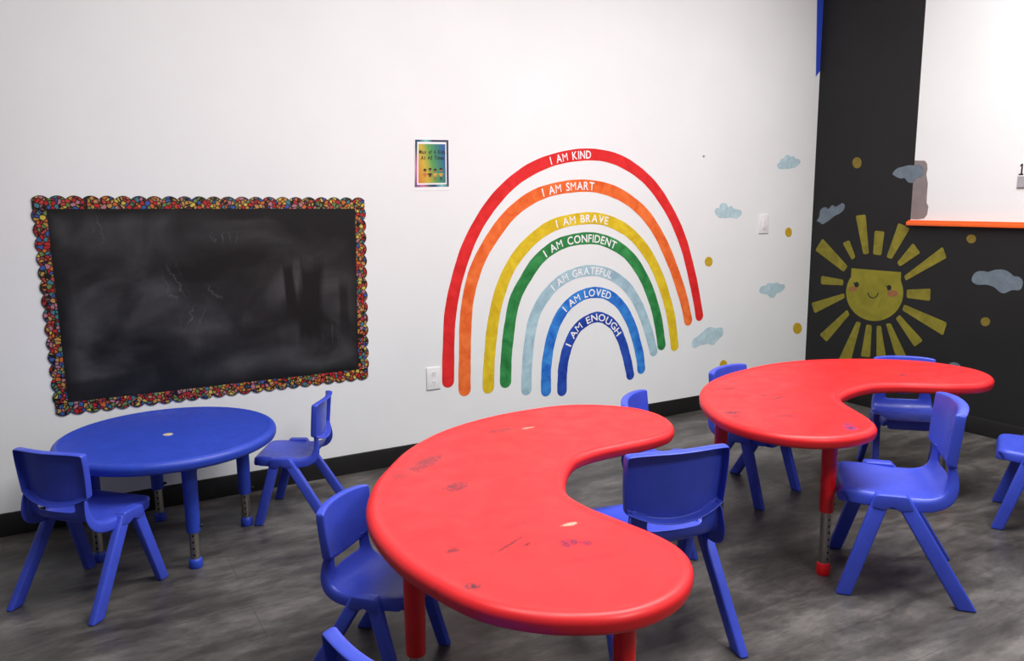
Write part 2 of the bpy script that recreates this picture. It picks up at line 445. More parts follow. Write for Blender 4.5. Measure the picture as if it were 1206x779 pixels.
def kidney(c, rot, H, marks, label, spread_=1.7):
    t = empty('activity_table', (c[0], c[1], 0), R(rot)); tag(t, label, 'table', 'red half moon activity tables')
    blobs = []
    for (px, py, rx, ry, a, k, colr) in marks:
        p = at(px, py, 2, H); lx, ly = to_local(c, rot, (p.x, p.y)); blobs.append((lx, ly, rx*1.6, ry*spread_, R(a-rot), min(1, k*2.0), colr))
    table_top('tabletop', KID, H, red_top_mat('stained_red_tabletop_plastic', blobs), t)
    for lx, ly in ((-.545,-.29),(.525,-.30),(-.45,.235),(.468,.235)): table_leg(t, lx, ly, H, .245, .045, M['red_plastic'])
    return t
HK = .583
kidney((-3.4236,-1.8772), 51, HK, [
 (670,638,.020,.016,0,1,purple),(691,638,.012,.009,0,.8,purple),(533,647,.016,.009,20,.9,darks),(600,640,.050,.004,25,.8,darks),(620,640,.012,.004,25,.8,darks),
 (500,545,.075,.022,35,.42,grey),(537,572,.035,.022,30,.42,grey),(590,506,.05,.014,0,.38,grey),(610,615,.05,.014,10,.3,darks),(556,689,.014,.014,0,.5,grey),(671,616,.02,.006,0,.5,pale),(622,503,.018,.006,0,.5,pale),
 (640,522,.02,.01,0,.3,darks),(470,560,.02,.02,0,.3,grey),(500,692,.02,.012,0,.3,darks),(700,655,.06,.01,-10,.25,darks)],
 'nearest red half moon activity table, stained and scuffed, filling the foreground')
kidney((-1.748,-1.596), 11, HK, [
 (884,459,.045,.004,-25,.8,grey),(917,468,.035,.004,10,.8,grey),(860,457,.04,.006,0,.4,grey),(862,485,.03,.010,-10,.6,grey),(868,489,.014,.005,0,.7,grey),(900,465,.016,.006,0,.5,grey),
 (927,489,.045,.008,-25,.45,grey),(1002,503,.022,.012,60,.9,srgb(60,50,110)),(998,499,.012,.006,20,.7,srgb(60,50,110)),(1063,441,.018,.006,0,.6,grey),(985,470,.05,.02,0,.2,grey),(935,470,.06,.01,0,.25,darks)],
 'far red half moon activity table standing near the dark wall', 2.6)
RT = empty('round_activity_table', (-4.2599,-.4352,0), 0); tag(RT, 'round blue activity table under the chalkboard', 'table')
RR, RH = .4175, .4696
table_top('tabletop', [(RR*math.cos(a), RR*math.sin(a)) for a in [2*PI*k/24 for k in range(24)]], RH, M['blue_table_plastic'], RT)
pg = at(197.7, 511, 2, RH)
lathe('centre_plug', [(.019, RH-.005), (.019, RH-.0025), (.016, RH-.0015)], M['cream_plastic'], RT, pg.x+4.2599, pg.y+.4352, 24)
for k in range(4):
    a = -1.4624+k*PI/2; table_leg(RT, .288*math.cos(a), .288*math.sin(a), RH, .145, .036, M['blue_table_plastic'])

# ------------------------------------------------------------------ chalkboard with scalloped border
def chalk_mat(p0, p1):
    t = NT('smudged_blackboard'); v = t.coord('Object')
    n1 = t.noise(t.coord('Object', scale=(1,1,1.5), loc=(3.1,0,1.7)), 2.3, 5, .5, dist=.6)
    base = t.ramp(n1, [(.38, srgb(16,16,17)), (.49, srgb(36,36,38)), (.63, srgb(62,62,64))])
    x, y, z = t.sep(v)
    def rect(cx, cz, rx, rz, soft, rot=0):
        mp = t.coord('Object', loc=(-cx, 0, -cz)); rt = t.node('ShaderNodeVectorRotate', rotation_type='Y_AXIS'); t.l.new(mp, rt.inputs['Vector']); rt.inputs['Angle'].default_value = rot
        a, _, b = t.sep(rt.outputs[0])
        wob = t.math('MULTIPLY', t.math('SUBTRACT', t.noise(t.coord('Object', scale=(6,1,1)), 5, 4), .5), .5)
        dx = t.math('DIVIDE', t.math('ABSOLUTE', a), rx); dz = t.math('DIVIDE', t.math('ABSOLUTE', b), rz)
        d = t.math('ADD', t.math('MAXIMUM', dx, dz), wob)
        return t.ramp(d, [(1-soft, W), (1.0, K)])
    def local(px, py): p = at(px, py, 1, 0); return p.x, p.z
    # clean wiped strokes and dark bottom
    for (px, py, rx, rz, soft, k, rot) in ((341,338,.030,.15,.4,1,.06),(366,355,.065,.23,.4,1,-.08),(405,360,.03,.16,.5,.8,0),(290,400,.30,.09,.6,.7,.12),(120,455,.24,.05,.5,.8,.08),(290,252,.12,.035,.5,.9,0),(105,330,.10,.035,.6,.6,.4),(150,360,.05,.09,.6,.6,-.5)):
        cx, cz = local(px, py); base = t.mix(t.math('MULTIPLY', rect(cx, cz, rx, rz, soft, rot), k), base, srgb(16,16,17))
    # dark margin left by the wiper
    edge = t.math('MINIMUM', t.math('MINIMUM', t.math('SUBTRACT', x, p0[0]), t.math('SUBTRACT', p1[0], x)), t.math('MINIMUM', t.math('SUBTRACT', z, p0[1]), t.math('SUBTRACT', p1[1], z)))
    edge = t.math('ADD', edge, t.math('MULTIPLY', t.math('SUBTRACT', t.noise(v, 5, 3), .5), .09))
    base = t.mix(t.ramp(edge, [(.0, W), (.06, K)]), base, srgb(15,15,16))
    # thin chalk traces
    for (px, py, rx, rz, rot) in ((205,335,.05,.10,.3),(228,375,.06,.07,-.4),(250,345,.04,.06,.8),(115,270,.025,.08,0),(392,392,.03,.06,0),(265,280,.09,.03,0)):
        cx, cz = local(px, py)
        wv = t.node('ShaderNodeTexWave', wave_type='BANDS'); t.l.new(t.coord('Object', rot=(0, rot, 0)), wv.inputs[0]); wv.inputs['Scale'].default_value = 9; wv.inputs['Distortion'].default_value = 9; wv.inputs['Detail'].default_value = 3
        wv.inputs['Detail Scale'].default_value = 1.6
        f = t.math('MULTIPLY', t.ramp(wv.outputs['Fac'], [(.93, K), (1, W)]), rect(cx, cz, rx, rz, .8, rot))
        base = t.mix(t.math('MULTIPLY', f, .16), base, srgb(150,150,150))
    t.setp(base, .5, spec=.3)
    return t.m
def pebble_mat():
    t = NT('multicolour_pebble_print_card'); v = t.coord('Object')
    wob = t.node('ShaderNodeVectorMath', operation='ADD')
    nz = t.node('ShaderNodeTexNoise'); t.l.new(v, nz.inputs['Vector']); nz.inputs['Scale'].default_value = 30
    sc = t.node('ShaderNodeVectorMath', operation='SCALE'); t.l.new(nz.outputs['Color'], sc.inputs[0]); sc.inputs['Scale'].default_value = .006
    t.l.new(v, wob.inputs[0]); t.l.new(sc.outputs[0], wob.inputs[1])
    vc = t.node('ShaderNodeTexVoronoi', feature='F1'); t.l.new(wob.outputs[0], vc.inputs['Vector']); vc.inputs['Scale'].default_value = 62
    ve = t.node('ShaderNodeTexVoronoi', feature='DISTANCE_TO_EDGE'); t.l.new(wob.outputs[0], ve.inputs['Vector']); ve.inputs['Scale'].default_value = 62
    sepc = t.node('ShaderNodeSeparateColor'); t.l.new(vc.outputs['Color'], sepc.inputs[0])
    pal = [(176,34,36),(176,134,62),(56,84,150),(190,98,44),(104,124,72),(176,66,56),(196,176,74),(168,112,124),(66,116,130),(170,38,40),(176,134,80)]
    c = t.ramp(sepc.outputs[0], [(i/len(pal), srgb(*p)) for i, p in enumerate(pal)], 'CONSTANT')
    c = t.mix(t.ramp(ve.outputs['Distance'], [(.06, W), (.15, K)]), c, srgb(22,16,16))
    t.setp(c, .45, spec=.35)
    return t.m
cor = [on_back(52.8,245), on_back(418.7,245), on_back(423,436), on_back(79,475.4)]
cb = empty('chalkboard', ((cor[0][0]+cor[1][0])/2, 0, cor[3][1])); tag(cb, 'large blackboard smudged with chalk inside a scalloped multicoloured border, on the white wall', 'chalkboard')
PEB = pebble_mat()
def to_par(o): 
    o.location = -o.parent.location; return o
cbp = [(u, v) for u, v in cor]
o = flat_shape('writing_surface', 'back', cbp, .0, .004, chalk_mat((cor[3][0], cor[3][1]), (cor[1][0], cor[1][1])), cb); to_par(o)
def scallop(a, b, out, over, nsc, name):
    """border strip along a-b, its outer edge in waves"""
    ax, az = a; bx, bz = b; L = math.hypot(bx-ax, bz-az); tx, tz = (bx-ax)/L, (bz-az)/L; nx, nz = out
    inner = [(ax-tx*over-nx*.004, az-tz*over-nz*.004), (bx+tx*over-nx*.004, bz+tz*over-nz*.004)]
    outer = []
    N = nsc*10; L2 = L+2*over
    for i in range(N+1):
        s = i/N; w = .037+.014*abs(math.sin(PI*nsc*s))**.75
        outer.append((ax+tx*(s*L2-over)+nx*w, az+tz*(s*L2-over)+nz*w))
    # black dark edge line at the rim
    o1 = flat_shape(name, 'back', inner+outer[::-1], .004, .0052, PEB, cb); to_par(o1)
    rim = outer + [(p[0]-nx*.003, p[1]-nz*.003) for p in outer[::-1]]
    o2 = flat_shape('border_outline', 'back', rim, .0052, .0056, M['black_print'], o1)
    return o1
scallop(cor[0], cor[1], (0,1), .045, 23, 'border_strip')
scallop(cor[3], cor[2], (0,-1), .045, 24, 'border_strip')
def side_n(a, b, sgn):
    dx, dz = b[0]-a[0], b[1]-a[1]; L = math.hypot(dx, dz); return (sgn*abs(dz)/L, -sgn*dx/L*math.copysign(1, dz))
scallop(cor[3], cor[0], side_n(cor[3], cor[0], -1), .0, 14, 'border_strip')
scallop(cor[2], cor[1], side_n(cor[2], cor[1], 1), .0, 14, 'border_strip')

# ------------------------------------------------------------------ lettering
def glyph_mesh(ch, size, bold=0.0):
    cu = bpy.data.curves.new('glyph', 'FONT'); cu.body = ch; cu.size = size; cu.offset = bold; cu.extrude = 0; cu.resolution_u = 3
    ob = bpy.data.objects.new('glyph', cu); COL.objects.link(ob)
    bpy.context.view_layer.update()
    me = bpy.data.meshes.new_from_object(ob.evaluated_get(bpy.context.evaluated_depsgraph_get()))
    vs = [(v.co.x, v.co.y) for v in me.vertices]; fs = [tuple(p.vertices) for p in me.polygons]
    bpy.data.objects.remove(ob); bpy.data.meshes.remove(me); bpy.data.curves.remove(cu)
    return vs, fs
_G = {}
def glyph(ch, bold):
    if (ch, bold) not in _G: _G[(ch, bold)] = glyph_mesh(ch, 1.0, bold)
    return _G[(ch, bold)]
def text_verts(txt, place, h, bold=.016, widthk=.9, gap=.15, space=.62, skew=0.0):
    """lay out glyphs; place(s, t) maps run length s and height t (both in units of h) to (u, v)"""
    vs, fs = [], []; s = 0; runs = []
    for ch in txt:
        if ch == ' ': s += space; continue
        gv, gf = glyph(ch, bold if (bold > .025 or ch not in 'MW') else 0.0)
        x0 = min(p[0] for p in gv); x1 = max(p[0] for p in gv)
        runs.append((s, ch, x0, gv, gf)); s += (x1-x0)/.72*widthk + gap
    total = s-gap
    for (s0, ch, x0, gv, gf) in runs:
        b = len(vs); w = (max(p[0] for p in gv)-x0)/.72*widthk
        for (x, y) in gv:
            vs.append(place(s0, w, (x-x0)/.72*widthk + skew*y, y/.72, total))
        fs += [tuple(b+i for i in f) for f in gf]
    return vs, fs, total
def text_obj(name, wall, uv, fs, off, mat, parent):
    vs = [wall_pt(wall, u, v, off) for u, v in uv]
    return mesh(name, vs, fs, mat, parent)

# ------------------------------------------------------------------ rainbow
t_w = NT('white_lettering_print'); M['lettering'] = t_w.setp(t_w.ramp(t_w.noise(t_w.coord('Object'), 60, 3), [(.3, srgb(225,225,228)), (.7, srgb(244,242,244))]), .6, spec=.2)
BANDS = [
 ('I AM KIND', (200,30,32), (226,48,50), 14.0, [(527.8,456.7),(527.8,440),(528.4,404),(530.8,366),(540,322.6),(555.5,279.5),(580,239.4),(611,208.6),(648,189.5),(691,182),(728,188.5),(762,211.7),(786.7,245.6),(803.6,282.6),(814.4,322.6),(821.4,358),(824.3,377.5)], (646,698)),
 ('I AM SMART', (214,84,28), (240,124,62), 14.4, [(547.8,466.6),(547,450),(547.5,419.4),(548.2,384.3),(551.5,350.4),(561.7,313.4),(580,279.5),(604.8,248.6),(638.7,227),(685,218.7),(722,225.5),(752.8,245.6),(774,273.3),(791,310),(803.6,347.3),(809,370),(811.3,383)], (638,698)),
 ('I AM BRAVE', (196,160,20), (224,198,48), 13.8, [(575.2,463.6),(575.2,450),(576.2,425.4),(580.2,384),(587.9,347.3),(601.7,313.4),(623.3,285.6),(651,265.6),(685,257.6),(712.7,259.3),(740.4,273.3),(762,298),(777.4,328.8),(788.6,365.8),(792.8,392.5),(795,413)], (657,715)),
 ('I AM CONFIDENT', (26,104,48), (62,150,84), 13.8, [(595.5,457),(595.5,443),(596.4,419.4),(600.2,384),(606.3,353.5),(618.7,328.8),(635.6,304.5),(660.3,287),(691,280.7),(715.8,285),(740.4,301),(758.9,328.8),(770.5,359.6),(776,384),(779.7,412)], (641,726)),
 ('I AM GRATEFUL', (140,170,186), (174,204,214), 12.8, [(620,465.7),(620,450),(620.9,428.4),(623.9,398.5),(629.9,371.6),(643.3,347.8),(664.2,328),(691,319.0),(715,322),(735.8,335.5),(750.7,356.7),(761.5,383.6),(768.2,407.5),(770.7,419)], (650,722)),
 ('I AM LOVED', (24,86,184), (66,148,222), 12.6, [(643.3,467),(643,450),(643.9,428.4),(648.4,401.5),(656.7,377.6),(670,358.5),(690,346.2),(712,346),(729.9,358.5),(742.8,380.6),(750.2,404.5),(754,422.4),(755.5,440)], (664,719)),
 ('I AM ENOUGH', (24,48,140), (46,86,184), 12.2, [(662,466.6),(662,450),(663.6,428.4),(670,404.5),(682,384.6),(703,373.5),(720.9,381.5),(731.3,399),(737.6,419.4),(741.2,436),(743,447)], (669,729)),
]
rb = empty('rainbow_decal', at(640, 467, 1, 0)); tag(rb, 'rainbow wall decal of seven separate bands with white affirmations, on the white wall', 'wall decal')
for txt, c1, c2, thpx, pts, (tx0, tx1) in BANDS:
    cl_ = [on_back(*p) for p in catmull(pts, 8)]
    # band width on the wall from its thickness at the crown
    top = min(pts, key=lambda p: p[1]); w = abs(on_back(top[0], top[1]-thpx/2)[1]-on_back(top[0], top[1]+thpx/2)[1])
    cum = [0]
    for a, b in zip(cl_, cl_[1:]): cum.append(cum[-1]+math.hypot(b[0]-a[0], b[1]-a[1]))
    Ltot = cum[-1]
    def posat(s):
        s = min(max(s, 0), Ltot)
        lo = 0
        while lo < len(cum)-2 and cum[lo+1] < s: lo += 1
        k = (s-cum[lo])/max(1e-9, cum[lo+1]-cum[lo]); a, b = cl_[lo], cl_[lo+1]
        L = max(1e-9, math.hypot(b[0]-a[0], b[1]-a[1]))
        return (a[0]+(b[0]-a[0])*k, a[1]+(b[1]-a[1])*k), ((b[0]-a[0])/L, (b[1]-a[1])/L)
    def smooth_dir(s):
        (a, _), (b, _) = posat(s-.02), posat(s+.02); L = math.hypot(b[0]-a[0], b[1]-a[1]); return ((b[0]-a[0])/L, (b[1]-a[1])/L)
    outer, inner = [], []
    N = 90; s0, s1 = w*.5, Ltot-w*.42
    for i in range(N+1):
        s = s0+(s1-s0)*i/N; (p, _), d = posat(s), smooth_dir(s)
        ww = w*(1+.025*math.sin(i*.7)+.015*math.sin(i*1.9+1))*(1.06-.10*i/N)
        nx, ny = -d[1], d[0]
        outer.append((p[0]+nx*ww/2, p[1]+ny*ww/2)); inner.append((p[0]-nx*ww/2, p[1]-ny*ww/2))
    def capend(s, sgn):
        (p, _), d = posat(s), smooth_dir(s); out = []
        ww = w*(1.06 if sgn < 0 else .96)
        for k in range(1, 8):
            a = PI*k/8; ca, sa = math.cos(a), math.sin(a)
            out.append((p[0]+(-d[1])*ca*ww/2+sgn*d[0]*sa*ww*.48, p[1]+d[0]*ca*ww/2+sgn*d[1]*sa*ww*.48))
        return out
    poly = outer + capend(s1, 1) + inner[::-1] + capend(s0, -1)[::-1]
    mat = watercolour('watercolour_print', srgb(*c1), srgb(*c2), 12)
    ob = flat_shape('rainbow_band', 'back', poly, 0, .001, mat, rb); to_par(ob); 
    # run of the words
    def s_of_px(px):
        u = on_back(px, top[1])[0]
        return min((cum[i] for i in range(len(cum)) if cl_[i][1] > cl_[0][1]+.15), key=lambda s: abs(posat(s)[0][0]-u))
    sa, sb = s_of_px(tx0), s_of_px(tx1)
    h = w*.68
    tot0 = text_verts(txt, lambda *a: (0, 0), h)[2]
    wk = (sb-sa)/(tot0*h)
    def place(s0_, gw, x, y, total):
        sc = sa + (s0_+gw/2)*h*wk
        (p, _), d = posat(sc), smooth_dir(sc)
        lx = (x-gw/2)*h*wk; ly = (y-.5)*h
        return (p[0]+d[0]*lx-d[1]*ly, p[1]+d[1]*lx+d[0]*ly)
    run = 0; words = txt.split(' '); total_run = text_verts(txt, lambda *a: (0, 0), h)[2]
    for wd in words:
        wlen = text_verts(wd, lambda *a: (0, 0), h)[2]
        vs, fs, _ = text_verts(wd, lambda s0_, gw, x, y, total: place(s0_+run, gw, x, y, total), h)
        text_obj('lettering', 'back', vs, fs, .0014, M['lettering'], ob)
        run += wlen + .15 + .62

# ------------------------------------------------------------------ clouds, dots, sun
cl_white = watercolour('pale_blue_cloud_print', srgb(160,186,196), srgb(190,214,222), 22)
cl_dark = watercolour('painted_over_cloud_print', srgb(96,108,120), srgb(112,126,136), 22)
def poly_px(wall, pts, s, ox, oy, n=5):
    f = on_back if wall == 'back' else on_right
    return [f(x/s+ox, y/s+oy) for x, y in catmull(pts, n, True)]
CL = [
 ('back', 29.95, 910, 178, [(150,495),(240,400),(290,290),(400,240),(450,160),(540,135),(630,190),(740,190),(810,270),(900,280),(970,350),(960,430),(860,540),(740,590),(550,625),(290,640),(200,590)], 'pale blue cloud decal, highest one on the white wall near the corner'),
 ('back', 27.4, 836, 234, [(150,420),(200,320),(290,300),(340,180),(450,140),(550,190),(590,280),(690,230),(780,330),(900,350),(1010,400),(1020,500),(950,590),(850,650),(700,610),(520,630),(330,630),(230,560),(190,500)], 'pale blue cloud decal left of the light switch'),
 ('back', 27.8, 888, 326, [(170,470),(230,330),(400,280),(450,210),(640,220),(740,180),(860,250),(980,260),(1010,350),(930,460),(850,520),(740,560),(640,690),(530,680),(430,580),(330,570),(210,530)], 'small pale blue cloud decal on the white wall below the light switch'),
 ('back', 22.9, 810, 380, [(110,580),(150,450),(300,340),(450,200),(600,120),(760,150),(900,140),(960,230),(930,360),(830,450),(760,540),(680,605),(530,570),(430,600),(330,610),(200,690),(130,660)], 'tilted pale blue cloud decal beside the right foot of the rainbow'),
 ('right', 22.9, 956, 234, [(140,600),(200,500),(230,330),(300,250),(390,240),(450,280),(560,175),(650,220),(820,125),(890,190),(860,310),(760,400),(620,470),(470,590),(300,690),(230,650)], 'tilted grey blue cloud decal on the dark wall, upper left of the sun'),
 ('right', 9.27, 1046, 184, [(50,190),(100,135),(165,115),(220,100),(290,100),(340,90),(385,130),(392,190),(350,230),(300,250),(275,290),(220,285),(180,240),(140,245),(80,220)], 'grey blue cloud decal straddling the edge of the dark paint'),
 ('right', 17.2, 1136, 310, [(148,320),(200,210),(290,165),(400,165),(480,180),(570,150),(690,130),(840,150),(960,230),(1000,265),(1100,280),(1165,340),(1180,430),(1120,545),(960,550),(820,610),(720,590),(600,490),(450,440),(270,440),(170,390)], 'large grey blue cloud decal on the dark wall under the orange ledge'),
 ('right', 5.19, 1000, 410, [(605,120),(615,95),(640,88),(665,95),(685,120),(670,150),(625,155)], 'cloud decal just showing above the right end of the far red table'),
]
for wall, s, ox, oy, pts, lab in CL:
    poly = poly_px(wall, pts, s, ox, oy)
    straddle = 'straddling' in lab
    off = .0016 if straddle else .001
    o = flat_shape('cloud_decal', wall, poly, .0004 if straddle else 0, off, cl_white if wall == 'back' else cl_dark)
    c = wall_pt(wall, sum(p[0] for p in poly)/len(poly), min(p[1] for p in poly), 0); origin_to(o, c)
    tag(o, lab, 'wall decal', 'cloud decals on the walls')
yel = watercolour('mustard_dot_print', srgb(176,142,24), srgb(206,174,60), 60)
yel_d = watercolour('painted_over_dot_print', srgb(108,94,38), srgb(134,116,48), 60)
DOTS = [('back',834.6,308.3,4.6,5.8,'mustard dot decal right of the red rainbow band'),('back',928.6,273.7,4.0,5.6,'mustard dot decal right of the light switch'),('back',939,386.9,5.2,6.6,'mustard dot decal low on the white wall near the dark corner'),('back',852,429.5,4.4,5.2,'mustard dot decal just above a chair back'),
        ('right',1009.4,191.8,5.4,6.6,'yellow dot decal high on the dark wall above the sun'),('right',1144,281.5,5.6,5.2,'dim dot decal on the dark wall just below the orange ledge'),('right',1160.6,379.1,5.6,5.2,'dim dot decal on the dark wall right of the sun, below the large cloud')]
for wall, px, py, rx, ry, lab in DOTS:
    f = on_back if wall == 'back' else on_right
    poly = [f(px+rx*math.cos(a), py+ry*math.sin(a)) for a in [2*PI*k/24 for k in range(24)]]
    o = flat_shape('dot_decal', wall, poly, 0, .001, yel if wall == 'back' else yel_d); origin_to(o, wall_pt(wall, *f(px, py), 0))
    tag(o, lab, 'wall decal', 'round dot decals on the walls')
SS, SX, SY = 4.1, 940, 240
def sp(x, y): return on_right(x/SS+SX, y/SS+SY)
sun_y = watercolour('dimmed_yellow_sun_print', srgb(112,105,36), srgb(140,132,48), 14)
sun_f = watercolour('dimmed_yellow_face_print', srgb(122,116,36), srgb(140,134,46), 10)
pink = watercolour('rosy_cheek_print', srgb(136,92,62), srgb(146,96,66), 30)
sun = empty('sun_decal', wall_pt('right', *sp(370, 567), 0)); tag(sun, 'smiling sun wall decal dimmed by the dark paint, on the charcoal wall', 'wall decal')
face = [(258,312),(300,316),(400,324),(500,330)]
a0 = math.atan2(330-430, 500-370)
for k in range(0, 31):
    a = -.70 + (PI+.70+.98)*k/30
    face.append((370+138*math.cos(a), 430+137*math.sin(a)))
face_px = [(258,312),(380,322),(497,331)] + [(370+138*math.cos(a), 430+137*math.sin(a)) for a in [-.42+(PI+.42+.60)*k/28 for k in range(29)]]
fo = flat_shape('sun_face', 'right', [sp(*p) for p in face_px], 0, .001, sun_f, sun); to_par(fo)
for (x, y) in ((283,391),(440,406)):
    flat_shape('eye', 'right', [sp(x+11*math.cos(2*PI*k/16), y+13*math.sin(2*PI*k/16)) for k in range(16)], .001, .0018, M['black_print'], fo)
    for sgn in (-1,):
        flat_shape('eyelash', 'right', [sp(x+sgn*8, y-6), sp(x+sgn*18, y-12), sp(x+sgn*17, y-8), sp(x+sgn*9, y-1)], .001, .0018, M['black_print'], fo)
for (x, y, rx, ry) in ((265,412,20,13),(457,434,26,16)):
    flat_shape('cheek', 'right', [sp(x+rx*math.cos(2*PI*k/20), y+ry*math.sin(2*PI*k/20)) for k in range(20)], .001, .0014, pink, fo)
arc = [(362+27*math.cos(a), 428+30*math.sin(a)) for a in [PI*.02+PI*.96*k/14 for k in range(15)]]
arc2 = [(362+22*math.cos(a), 428+25*math.sin(a)) for a in [PI*.02+PI*.96*k/14 for k in range(15)]]
flat_shape('smile', 'right', [sp(*p) for p in arc+arc2[::-1]], .001, .0018, M['black_print'], fo)
RAYS = [[(83,225),(118,168),(240,303),(220,330)],[(215,190),(247,176),(277,258),(260,272)],[(278,58),(326,52),(342,242),(315,245)],[(370,130),(417,135),(402,250),(362,245)],[(485,93),(540,120),(452,268),(427,258)],[(555,190),(590,238),(492,304),(478,285)],[(698,208),(717,262),(520,372),(512,350)],[(525,415),(640,411),(637,470),(524,455)],[(503,515),(512,487),(719,575),(700,637)],[(472,555),(490,537),(603,662),(562,692)],[(424,580),(447,578),(526,745),(480,765)],[(380,590),(400,590),(428,765),(378,770)],[(330,583),(356,588),(348,742),(303,738)],[(282,568),(303,575),(255,760),(193,760)],[(237,512),(248,537),(138,668),(104,633)],[(222,433),(226,455),(80,530),(64,480)],[(112,348),(218,368),(218,395),(110,390)]]
for q in RAYS:
    # round the corners of each ray
    poly = []
    for i in range(4):
        p, a, b = q[i], q[i-1], q[(i+1)%4]
        la = math.hypot(a[0]-p[0], a[1]-p[1]); lb = math.hypot(b[0]-p[0], b[1]-p[1]); r = min(9, la*.3, lb*.3)
        pa = (p[0]+(a[0]-p[0])/la*r, p[1]+(a[1]-p[1])/la*r); pb = (p[0]+(b[0]-p[0])/lb*r, p[1]+(b[1]-p[1])/lb*r)
        for k in range(5):
            t_ = k/4; poly.append(((1-t_)**2*pa[0]+2*t_*(1-t_)*p[0]+t_*t_*pb[0], (1-t_)**2*pa[1]+2*t_*(1-t_)*p[1]+t_*t_*pb[1]))
    o = flat_shape('sun_ray', 'right', [sp(*p) for p in poly], 0, .001, sun_y, sun); to_par(o)
# grey patch left beside the edge of the paint
pt_ = [(288,48),(400,50),(425,80),(430,140),(418,200),(434,300),(424,420),(420,510),(440,550),(425,640),(395,680),(330,692),(245,690)]
gp = [on_right(x/9.27+1046, y/9.27+184) for x, y in pt_]
gp[0] = (-YL+.0, gp[0][1]); gp[-1] = (-YL+.0, max(gp[-1][1], ZL+.027)); gp[-2] = (gp[-2][0], max(gp[-2][1], ZL+.027)); gp[-3] = (gp[-3][0], max(gp[-3][1], ZL+.030))
pm = watercolour('grey_filler_patch', srgb(126,116,116), srgb(138,128,128), 14)
o = flat_shape('grey_paint_patch', 'right', gp, 0, .0004, pm); origin_to(o, wall_pt('right', gp[-1][0], gp[-1][1], 0))
tag(o, 'thin grey paint patch with a ragged edge, on the white area beside the dark paint', 'paint patch')

# ------------------------------------------------------------------ poster
quad = [on_back(487.5,162.3), on_back(529.5,163), on_back(530.3,224.2), on_back(487,225)]
po = empty('laminated_poster', wall_pt('back', *quad[3], 0)); tag(po, 'small laminated rainbow coloured capacity notice with four children, left of the rainbow', 'poster')
def qp(s, t):   # s across 0..1, t down 0..1
    a, b, c, d = quad
    return tuple((a[i]*(1-s)+b[i]*s)*(1-t)+(d[i]*(1-s)+c[i]*s)*t for i in (0, 1))
def rectq(s0, t0, s1, t1): return [qp(s0,t0), qp(s1,t0), qp(s1,t1), qp(s0,t1)]
pw = quad[1][0]-quad[0][0]; ph = quad[0][1]-quad[3][1]
def grad_mat(name, stops, vertical=False, sheen=False):
    t = NT(name); v = t.coord('Object'); x, y, z = t.sep(v)
    f = t.math('DIVIDE', t.math('SUBTRACT', x, quad[0][0]), pw)
    if vertical is not False: f = t.math('ADD', f, t.math('MULTIPLY', t.math('DIVIDE', t.math('SUBTRACT', z, quad[3][1]), ph), vertical))
    t.setp(t.ramp(f, stops), .3 if sheen else .5); return t.m
holo = grad_mat('iridescent_border_foil', [(0, srgb(40,60,110)), (.25, srgb(200,120,160)), (.45, srgb(60,90,80)), (.6, srgb(40,60,110)), (.8, srgb(120,190,190)), (1, srgb(30,55,70)), (1.3, srgb(60,60,90))], .5, True)
prn = grad_mat('orange_to_blue_print', [(.1, srgb(206,104,34)), (.4, srgb(196,168,52)), (.62, srgb(86,150,72)), (.85, srgb(46,118,108)), (1.1, srgb(40,90,140))], .28)
sheet = flat_shape('laminated_sheet', 'back', rectq(0,0,1,1), 0, .001, M['white_plastic'], po); to_par(sheet)
flat_shape('foil_frame', 'back', rectq(.03,.035,.96,.93), .001, .0013, holo, sheet)
flat_shape('white_margin', 'back', rectq(.09,.075,.90,.885), .0013, .0016, M['white_plastic'], sheet)
pr = flat_shape('colour_print', 'back', rectq(.125,.115,.87,.855), .0016, .0019, prn, sheet)
def flat_text(txt, s0, s1, tc, th_, name, parent, off, mat, bold=.03):
    h = th_
    def place(a, gw, x, y, total):
        s = s0 + (s1-s0)*(a+x)/total; return qp(s, tc+h*.5-h*y)
    vs, fs, _ = text_verts(txt, place, h, bold); return text_obj(name, 'back', vs, fs, off, mat, parent)
flat_text('Max of 6 Kids', .14, .86, .262, .076, 'lettering', pr, .0022, M['black_print'])
flat_text('At All Times', .19, .83, .372, .076, 'lettering', pr, .0022, M['black_print'])
shirts = [srgb(190,110,50), srgb(70,20,25), srgb(200,150,70), srgb(190,150,60)]; shorts = [srgb(200,150,60), srgb(190,140,60), srgb(150,90,50), srgb(30,35,60)]
skin = plastic('printed_skin_tone', srgb(150,95,60), .5, .05)
for k, sx in enumerate((.30,.44,.58,.74)):
    sh = plastic('printed_shirt', shirts[k], .5, .05); so = plastic('printed_shorts', shorts[k], .5, .05)
    base_t = .80; hd = .605+(.015 if k % 2 == 0 else 0)
    body = flat_shape('child_figure', 'back', [qp(sx-.035,.665), qp(sx-.075,.69), qp(sx-.065,.705), qp(sx-.035,.69), qp(sx-.035,.735), qp(sx+.035,.735), qp(sx+.035,.69), qp(sx+.065,.705), qp(sx+.075,.69), qp(sx+.035,.665)], .0019, .0021, sh, pr)
    flat_shape('head', 'back', [qp(sx+.040*math.cos(2*PI*q/14), hd+.030*math.sin(2*PI*q/14)) for q in range(14)], .0019, .0022, skin, body)
    flat_shape('hair', 'back', [qp(sx+.046*math.cos(PI+PI*q/10), hd-.006+.034*math.sin(PI+PI*q/10)) for q in range(11)], .0022, .0024, M['black_print'], body)
    for d in (-1, 1):
        flat_shape('printed_leg', 'back', [qp(sx+d*.006,.735), qp(sx+d*.032,.735), qp(sx+d*.030,base_t), qp(sx+d*.010,base_t)], .0019, .0021, so, body)

